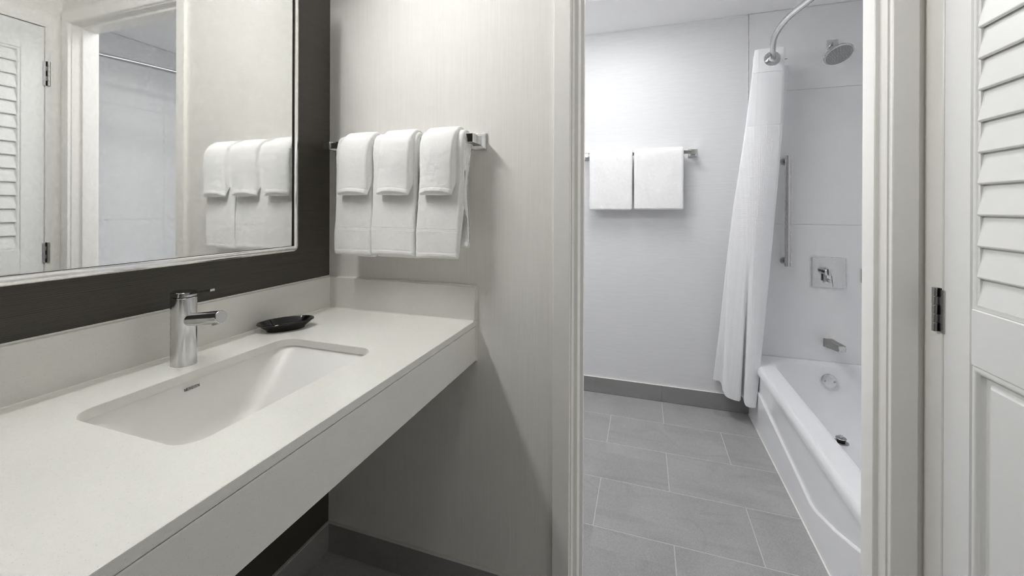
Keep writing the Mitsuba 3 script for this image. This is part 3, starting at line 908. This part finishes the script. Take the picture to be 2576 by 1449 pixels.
part(hd, 'spray_face', lathe_at([(0, 0.0035), (0.0630, 0.0035), (0.0632, 0.0055), (0.061, 0.0062), (0, 0.0062)], hc, hn, 56), 'm_spray_face', smooth=35)
hx, hy, hz = frame_of(hn)
noz = []
for ring_r, cnt_ in ((0.010, 6), (0.021, 10), (0.032, 14), (0.043, 18), (0.054, 22)):
    for i in range(cnt_):
        a = 2 * math.pi * (i + 0.37 * ring_r * 100 % 1) / cnt_
        noz.append(lathe_at([(0, 0.006), (0.0017, 0.006), (0.0012, 0.0085), (0, 0.0085)], hc + hx * ring_r * math.cos(a) + hy * ring_r * math.sin(a), hn, 7))
part(hd, 'nozzles', cat(*noz), 'm_nozzle', kind='stuff')
part(sh, 'tab', cb(hc[0] - 0.075, hc[0] - 0.066, hc[1] - 0.018, hc[1] - 0.010, hc[2] - 0.016, hc[2] - 0.011, 0.001), 'm_chrome')

gb = thing('grab_bar', 'vertical brushed steel grab bar beside the shower curtain', 'grab bar')
GX, GY = 1.9440, YB - 0.060
part(gb, 'bar', cyl((GX, GY, 0.9440), (GX, GY, 1.6100), 0.0150, 36, 0.001), 'm_satin', smooth=40)
for z in (0.9720, 1.5790):
    part(gb, 'mount', cat(cyl((GX - 0.004, YW, z), (GX - 0.004, YW - 0.008, z), 0.0210, 32), cyl((GX - 0.003, YW - 0.004, z), (GX, GY, z), 0.0105, 24)), 'm_steel', smooth=40)

sv = thing('shower_valve', 'square chrome shower valve plate with lever handle', 'shower valve')
part(sv, 'plate', rb(2.0800, 2.2530, YW - 0.0110, YW, 0.8210, 1.0020, 0.0045), 'm_chrome', smooth=30)
VX, VZ = 2.1560, 0.9180
part(sv, 'hub', cyl((VX - 0.008, YW - 0.0105, VZ), (VX - 0.008, YW - 0.062, VZ), 0.0205, 36, 0.0015), 'm_chrome', smooth=35)
hdl = [hull([(VX - 0.014, YW - 0.060, VZ + 0.021), (VX + 0.016, YW - 0.060, VZ + 0.018), (VX - 0.014, YW - 0.074, VZ + 0.021), (VX + 0.016, YW - 0.074, VZ + 0.018), (VX - 0.014, YW - 0.060, VZ - 0.014), (VX + 0.016, YW - 0.060, VZ - 0.022), (VX - 0.012, YW - 0.074, VZ - 0.014), (VX + 0.016, YW - 0.076, VZ - 0.022)]),
       hull([(VX + 0.002, YW - 0.062, VZ - 0.010), (VX + 0.016, YW - 0.062, VZ - 0.010), (VX + 0.002, YW - 0.076, VZ - 0.010), (VX + 0.016, YW - 0.076, VZ - 0.010), (VX + 0.006, YW - 0.078, VZ - 0.078), (VX + 0.014, YW - 0.078, VZ - 0.078), (VX + 0.006, YW - 0.083, VZ - 0.078), (VX + 0.014, YW - 0.083, VZ - 0.078)])]
part(sv, 'handle', cat(*hdl), 'm_chrome')
part(sv, 'bracket', cb(VX - 0.022, VX - 0.006, YW - 0.032, YW - 0.018, VZ - 0.056, VZ - 0.012, 0.001), 'm_steel')
part(sv, 'diverter', lathe_at([(0, 0), (0.006, 0), (0.006, 0.010), (0.011, 0.012), (0.0115, 0.026), (0.009, 0.030), (0, 0.030)], (VX + 0.006, YW - 0.0105, VZ - 0.052), (0, -1, 0), 28), 'm_chrome', smooth=35)

ts = thing('tub_spout', 'rectangular brushed chrome tub spout on the wall over the bathtub', 'spout')
sp = hull([(x, YW, z) for x in (2.1430, 2.1890) for z in (0.4700, 0.5170)] + [(x, 1.492, z) for x in (2.1620, 2.1990) for z in (0.4872, 0.5215)])
part(ts, 'body', sp, 'm_steel')
part(ts, 'mouth', hull([(x, 1.4915, z) for x in (2.1640, 2.1970) for z in (0.4890, 0.5195)] + [(x, 1.4900, z) for x in (2.1650, 2.1960) for z in (0.4900, 0.5185)]), 'm_satin')

fp = thing('wall_fitting', 'chrome wall fitting mostly hidden behind the right door jamb', 'wall fitting')
part(fp, 'plate', rb(2.3255, 2.4055, YW - 0.012, YW, 0.8600, 0.9420, 0.004), 'm_chrome', smooth=30)
part(fp, 'knob', cyl((2.366, YW - 0.0115, 0.901), (2.366, YW - 0.045, 0.901), 0.018, 32, 0.002), 'm_chrome', smooth=35)

# ------------------------------------------------------------------ curved shower rod
rd = thing('shower_rod', 'curved chrome shower curtain rod over the bathtub', 'curtain rod')
ZR = 2.1450
rodp = [(1.905, TW + 0.013), (1.880, 0.22), (1.845, 0.37), (1.808, 0.54), (1.764, 0.735), (1.738, 0.85), (1.7305, 0.96), (1.740, 1.09), (1.774, 1.25), (1.814, 1.40), (1.846, 1.52), (1.880, YW)]
RP = spline([(x, y, ZR) for x, y in rodp], 90)
part(rd, 'rod', tube(RP, 0.0135, 24), 'm_chrome', smooth=True)
for e_, dirn in ((RP[0], (0.1, 1, 0)), (RP[-1], (-0.1, -1, 0))):
    part(rd, 'flange', lathe_at([(0, 0), (0.034, 0), (0.034, 0.004), (0.026, 0.009), (0.018, 0.016), (0.018, 0.022), (0, 0.022)], e_, dirn, 36), 'm_chrome', smooth=35)

# ------------------------------------------------------------------ shower curtain bunched at the far end of the rod
sc_k = thing('shower_curtain', 'white waffle shower curtain bunched beside the tub with a sheer window', 'shower curtain')
# fold line from the wall to the camera side, as (x, y), at the floor, at mid height and at the top
bot = [(1.720, 1.625), (1.655, 1.630), (1.650, 1.616), (1.715, 1.610), (1.712, 1.600), (1.615, 1.628), (1.546, 1.636), (1.543, 1.620), (1.608, 1.612), (1.592, 1.590), (1.596, 1.520), (1.612, 1.498), (1.662, 1.474), (1.673, 1.484), (1.684, 1.552), (1.697, 1.548), (1.690, 1.455), (1.703, 1.422), (1.728, 1.416), (1.744, 1.436), (1.738, 1.540), (1.700, 1.585)]
mid = [(1.770, 1.600), (1.650, 1.598), (1.648, 1.588), (1.770, 1.585), (1.768, 1.575), (1.655, 1.572), (1.625, 1.560), (1.612, 1.530), (1.622, 1.510), (1.612, 1.498), (1.612, 1.482), (1.626, 1.462), (1.678, 1.420), (1.690, 1.413), (1.699, 1.4105), (1.706, 1.4085), (1.714, 1.404), (1.728, 1.400), (1.775, 1.412), (1.826, 1.440), (1.820, 1.500), (1.775, 1.560)]
low = [(1.745, 1.612), (1.652, 1.614), (1.650, 1.602), (1.742, 1.598), (1.740, 1.588), (1.635, 1.600), (1.580, 1.600), (1.571, 1.580), (1.610, 1.558), (1.599, 1.545), (1.605, 1.497), (1.619, 1.480), (1.670, 1.446), (1.682, 1.448), (1.691, 1.492), (1.700, 1.489), (1.699, 1.430), (1.712, 1.410), (1.749, 1.412), (1.783, 1.438), (1.776, 1.520), (1.738, 1.572)]
upm = [(1.860, 1.560), (1.735, 1.550), (1.735, 1.540), (1.860, 1.530), (1.860, 1.520), (1.735, 1.505), (1.700, 1.490), (1.690, 1.470), (1.688, 1.455), (1.687, 1.445), (1.688, 1.435), (1.693, 1.428), (1.722, 1.413), (1.735, 1.409), (1.750, 1.405), (1.760, 1.403), (1.775, 1.401), (1.792, 1.401), (1.826, 1.405), (1.862, 1.413), (1.872, 1.440), (1.850, 1.480)]
top = [(1.885, 1.545), (1.745, 1.535), (1.745, 1.525), (1.885, 1.515), (1.885, 1.505), (1.745, 1.490), (1.742, 1.475), (1.738, 1.460), (1.735, 1.448), (1.731, 1.438), (1.729, 1.428), (1.728, 1.420), (1.742, 1.411), (1.752, 1.410), (1.764, 1.409), (1.774, 1.4085), (1.790, 1.408), (1.806, 1.408), (1.842, 1.409), (1.876, 1.412), (1.882, 1.430), (1.876, 1.450)]
KZ = [2.203, 1.767, 1.05, 0.50, 0.115]
KS = [np.array(a) for a in (top, upm, mid, low, bot)]
from scipy.interpolate import PchipInterpolator
NP_ = 170


def smooth_curve(ctrl):
    """rounded path through the control points, NP_ samples at shared parameters"""
    c = ctrl.copy()
    t = np.arange(len(c))
    for _ in range(1):        # Chaikin corner rounding keeps the parameter count per span equal
        q = np.empty((2 * len(c), 2))
        q[0], q[-1] = c[0], c[-1]
        q[1:-1:2] = c[:-1] * 0.75 + c[1:] * 0.25
        q[2:-1:2] = c[:-1] * 0.25 + c[1:] * 0.75
        c = q
    s = np.linspace(0, len(c) - 1, NP_)
    i = np.minimum(s.astype(int), len(c) - 2)
    return c[i] + (c[i + 1] - c[i]) * (s - i)[:, None]


KC = np.array([smooth_curve(k) for k in KS])
order = np.argsort(KZ)
CURVE = PchipInterpolator(np.array(KZ)[order], KC[order], axis=0)


def sheet(z_hi, z_lo, rows, thick, wob=1.0, bottom_shape=False, off=0.0, i0=0, i1=NP_):
    zs = np.linspace(z_hi, z_lo, rows)
    V = []
    for z in zs:
        c = CURVE(z)[i0:i1]
        p = np.c_[c, np.full(len(c), z)]
        q = p * np.array([14, 14, 2.2])
        p[:, 1] += wob * 0.006 * (meshkit.fbm(q, 2, 31) - 0.5)
        p[:, 0] += wob * 0.005 * (meshkit.fbm(q + 9, 2, 37) - 0.5)
        if bottom_shape:
            s = np.linspace(0, 1, NP_)[i0:i1]
            w = max(0.0, (0.5 - z) / 0.4)
            p[:, 2] += w * (0.050 * np.clip((0.385 - s) / 0.02, 0, 1) + 0.012 * np.clip((0.475 - s) / 0.02, 0, 1) - 0.008 * np.clip((s - 0.74) / 0.02, 0, 1) + 0.003 * np.sin(s * 31))
        V.append(p)
    V = np.array(V)
    r, c = V.shape[:2]
    du, dv = np.gradient(V, axis=1), np.gradient(V, axis=0)
    nn = np.cross(du, dv)
    nn /= np.linalg.norm(nn, axis=2, keepdims=True) + 1e-12
    A, B = V + nn * (off + thick / 2), V + nn * (off - thick / 2)
    P = np.vstack([A.reshape(-1, 3), B.reshape(-1, 3)])
    N = r * c
    ii, jj = np.meshgrid(np.arange(r - 1), np.arange(c - 1), indexing='ij')
    a = (ii * c + jj).ravel()
    f1 = np.vstack([np.c_[a, a + 1, a + c + 1], np.c_[a, a + c + 1, a + c]])
    f2 = f1[:, ::-1] + N
    rim = np.r_[np.arange(c), np.arange(1, r) * c + c - 1, (r - 1) * c + np.arange(c - 2, -1, -1), np.arange(r - 2, 0, -1) * c]
    nx_ = np.roll(rim, -1)
    f3 = np.vstack([np.c_[rim, rim + N, nx_ + N], np.c_[rim, nx_ + N, nx_]])
    m = trimesh.Trimesh(P, np.vstack([f1, f2, f3]), process=False)
    return m


part(sc_k, 'header', sheet(2.203, 2.069, 8, 0.0022, 0.4), 'm_waffle', smooth=50, label='waffle header band with the rod rings')
part(sc_k, 'window', sheet(2.0685, 1.7675, 14, 0.0008, 0.5), 'm_sheer', smooth=50, label='sheer window panel')
part(sc_k, 'body', sheet(1.767, 0.146, 70, 0.0022, 1.0, True), 'm_waffle', smooth=50, label='waffle weave body')
lz = np.linspace(2.112, 1.15, 24)
LV = []
for z in lz:
    u = (2.112 - z) / (2.112 - 1.15)
    e1 = CURVE(z)[int(NP_ * 0.90)]
    xa, xb = e1[0] - 0.10, e1[0] + 0.034 * (1 - u) ** 1.2 - 0.004
    t = np.linspace(0, 1, 20)
    LV.append(np.c_[xa + (xb - xa) * t, 1.452 + 0.004 * np.sin(t * 9) + 0.0 * t, np.full(20, z)])
LV = np.array(LV)
lr, lc = LV.shape[:2]
lp_ = np.vstack([LV.reshape(-1, 3), (LV + np.array([0, 0.0012, 0])).reshape(-1, 3)])
ii, jj = np.meshgrid(np.arange(lr - 1), np.arange(lc - 1), indexing='ij')
a = (ii * lc + jj).ravel()
lf = np.vstack([np.c_[a, a + 1, a + lc + 1], np.c_[a, a + lc + 1, a + lc]])
part(sc_k, 'liner', trimesh.Trimesh(lp_, np.vstack([lf, lf[:, ::-1] + lr * lc]), process=False), 'm_cloth', smooth=50, label='plain white liner behind the curtain')
# rings: the rod runs through a flat split ring in each fold
for yy in (1.4050, 1.452, 1.484, 1.514, 1.544):
    i = int(np.argmin(np.abs(RP[:, 1] - yy)))
    c0 = RP[i].copy()
    c0[2] -= 0.004
    dirn = np.array([0.0, -1.0, 0.0])
    rg = lathe_at([(0.0175, 0), (0.0410, 0), (0.0415, 0.0012), (0.0400, 0.0030), (0.0290, 0.0042), (0.0200, 0.0034), (0.0175, 0.0020), (0.0175, 0)], (c0[0] - 0.004, yy + 0.0015, c0[2]), dirn, 48)
    part(sc_k, 'ring', rg, 'm_chrome', smooth=40, label='flat chrome curtain ring')
part(sc_k, 'clip', cb(1.8720, 1.8850, 1.4020, 1.4060, 2.1290, 2.1340, 0.0008), 'm_steel')

# ------------------------------------------------------------------ lamps
vl = thing('vanity_light', 'linear wall light above the mirror', 'lamp')
VLY0, VLY1, VLZ = -1.020, -0.440, 2.160
part(vl, 'back_plate', cb(0.0, 0.030, VLY0 + 0.05, VLY1 - 0.05, VLZ - 0.05, VLZ + 0.05, 0.002), 'm_chrome')
aa = np.radians(np.linspace(-62, 62, 15))
arc = np.c_[0.030 + 0.075 * (np.cos(aa) - math.cos(aa[0])) / (1 - math.cos(aa[0])) * 0.75, VLZ + 0.055 * np.sin(aa) / math.sin(aa[-1])]
dv = np.array([[x, y, z] for y in (VLY0, VLY1) for x, z in arc])
n = len(arc)
df = []
for j in range(n - 1):
    df += [[j, j + n, j + n + 1], [j, j + n + 1, j + 1]]
dm = trimesh.Trimesh(dv, df, process=False)
if dm.face_normals[n // 2][0] < 0:
    dm.invert()
part(vl, 'diffuser', dm, 'm_lamp', emitter=area(VANITY_LAMP))
for y in (VLY0, VLY1):
    part(vl, 'end_cap', prism(Polygon(arc), y - 0.004, y, 'y') if y == VLY0 else prism(Polygon(arc), y, y + 0.004, 'y'), 'm_chrome')

hl = thing('ceiling_light', 'round flush ceiling light of the entry behind the camera', 'lamp')
part(hl, 'rim', lathe_at([(0.150, 0), (0.165, 0), (0.165, 0.028), (0.155, 0.034), (0.150, 0.034)], (1.05, -1.85, H), (0, 0, -1), 40), 'm_chrome', smooth=35)
part(hl, 'diffuser', lathe_at([(0.150, 0.020), (0.120, 0.032), (0.06, 0.038), (0, 0.040)], (1.05, -1.85, H), (0, 0, -1), 40), 'm_lamp', smooth=35, emitter=area(HALL_LAMP))
bl = thing('ceiling_light', 'round flush ceiling light of the bathroom, its edge glowing at the top', 'lamp')
BLC = (0.92, 0.890, H)
part(bl, 'rim', lathe_at([(0.272, 0), (0.284, 0), (0.284, 0.010), (0.281, 0.014), (0.272, 0.014)], BLC, (0, 0, -1), 40), 'm_lamp', smooth=35)
part(bl, 'diffuser', lathe_at([(0.272, 0.010), (0.200, 0.0145), (0.10, 0.016), (0, 0.0165)], BLC, (0, 0, -1), 40), 'm_lamp', smooth=35, emitter=area(BATH_LAMP))

dl = thing('ceiling_light', 'round flush ceiling light of the bathroom just inside its door', 'lamp')
DLC = (1.08, 0.46, H)
part(dl, 'rim', lathe_at([(0.172, 0), (0.188, 0), (0.188, 0.012), (0.184, 0.018), (0.172, 0.018)], DLC, (0, 0, -1), 40), 'm_lamp', smooth=35)
part(dl, 'diffuser', lathe_at([(0.172, 0.012), (0.130, 0.0165), (0.06, 0.018), (0, 0.0185)], DLC, (0, 0, -1), 40), 'm_lamp', smooth=35, emitter=area(BATH_DOOR_LAMP))

wl = thing('bathroom_wall_light', 'linear wall light on the hidden front wall of the bathroom', 'lamp')
part(wl, 'back_plate', cb(-0.25, 0.55, TW + 0.0125, TW + 0.040, 1.95, 2.07, 0.002), 'm_chrome')
part(wl, 'diffuser', rb(-0.30, 0.60, TW + 0.0405, TW + 0.100, 1.96, 2.06, 0.02, 3), 'm_lamp', smooth=40, emitter=area(BATH_WALL_LAMP))
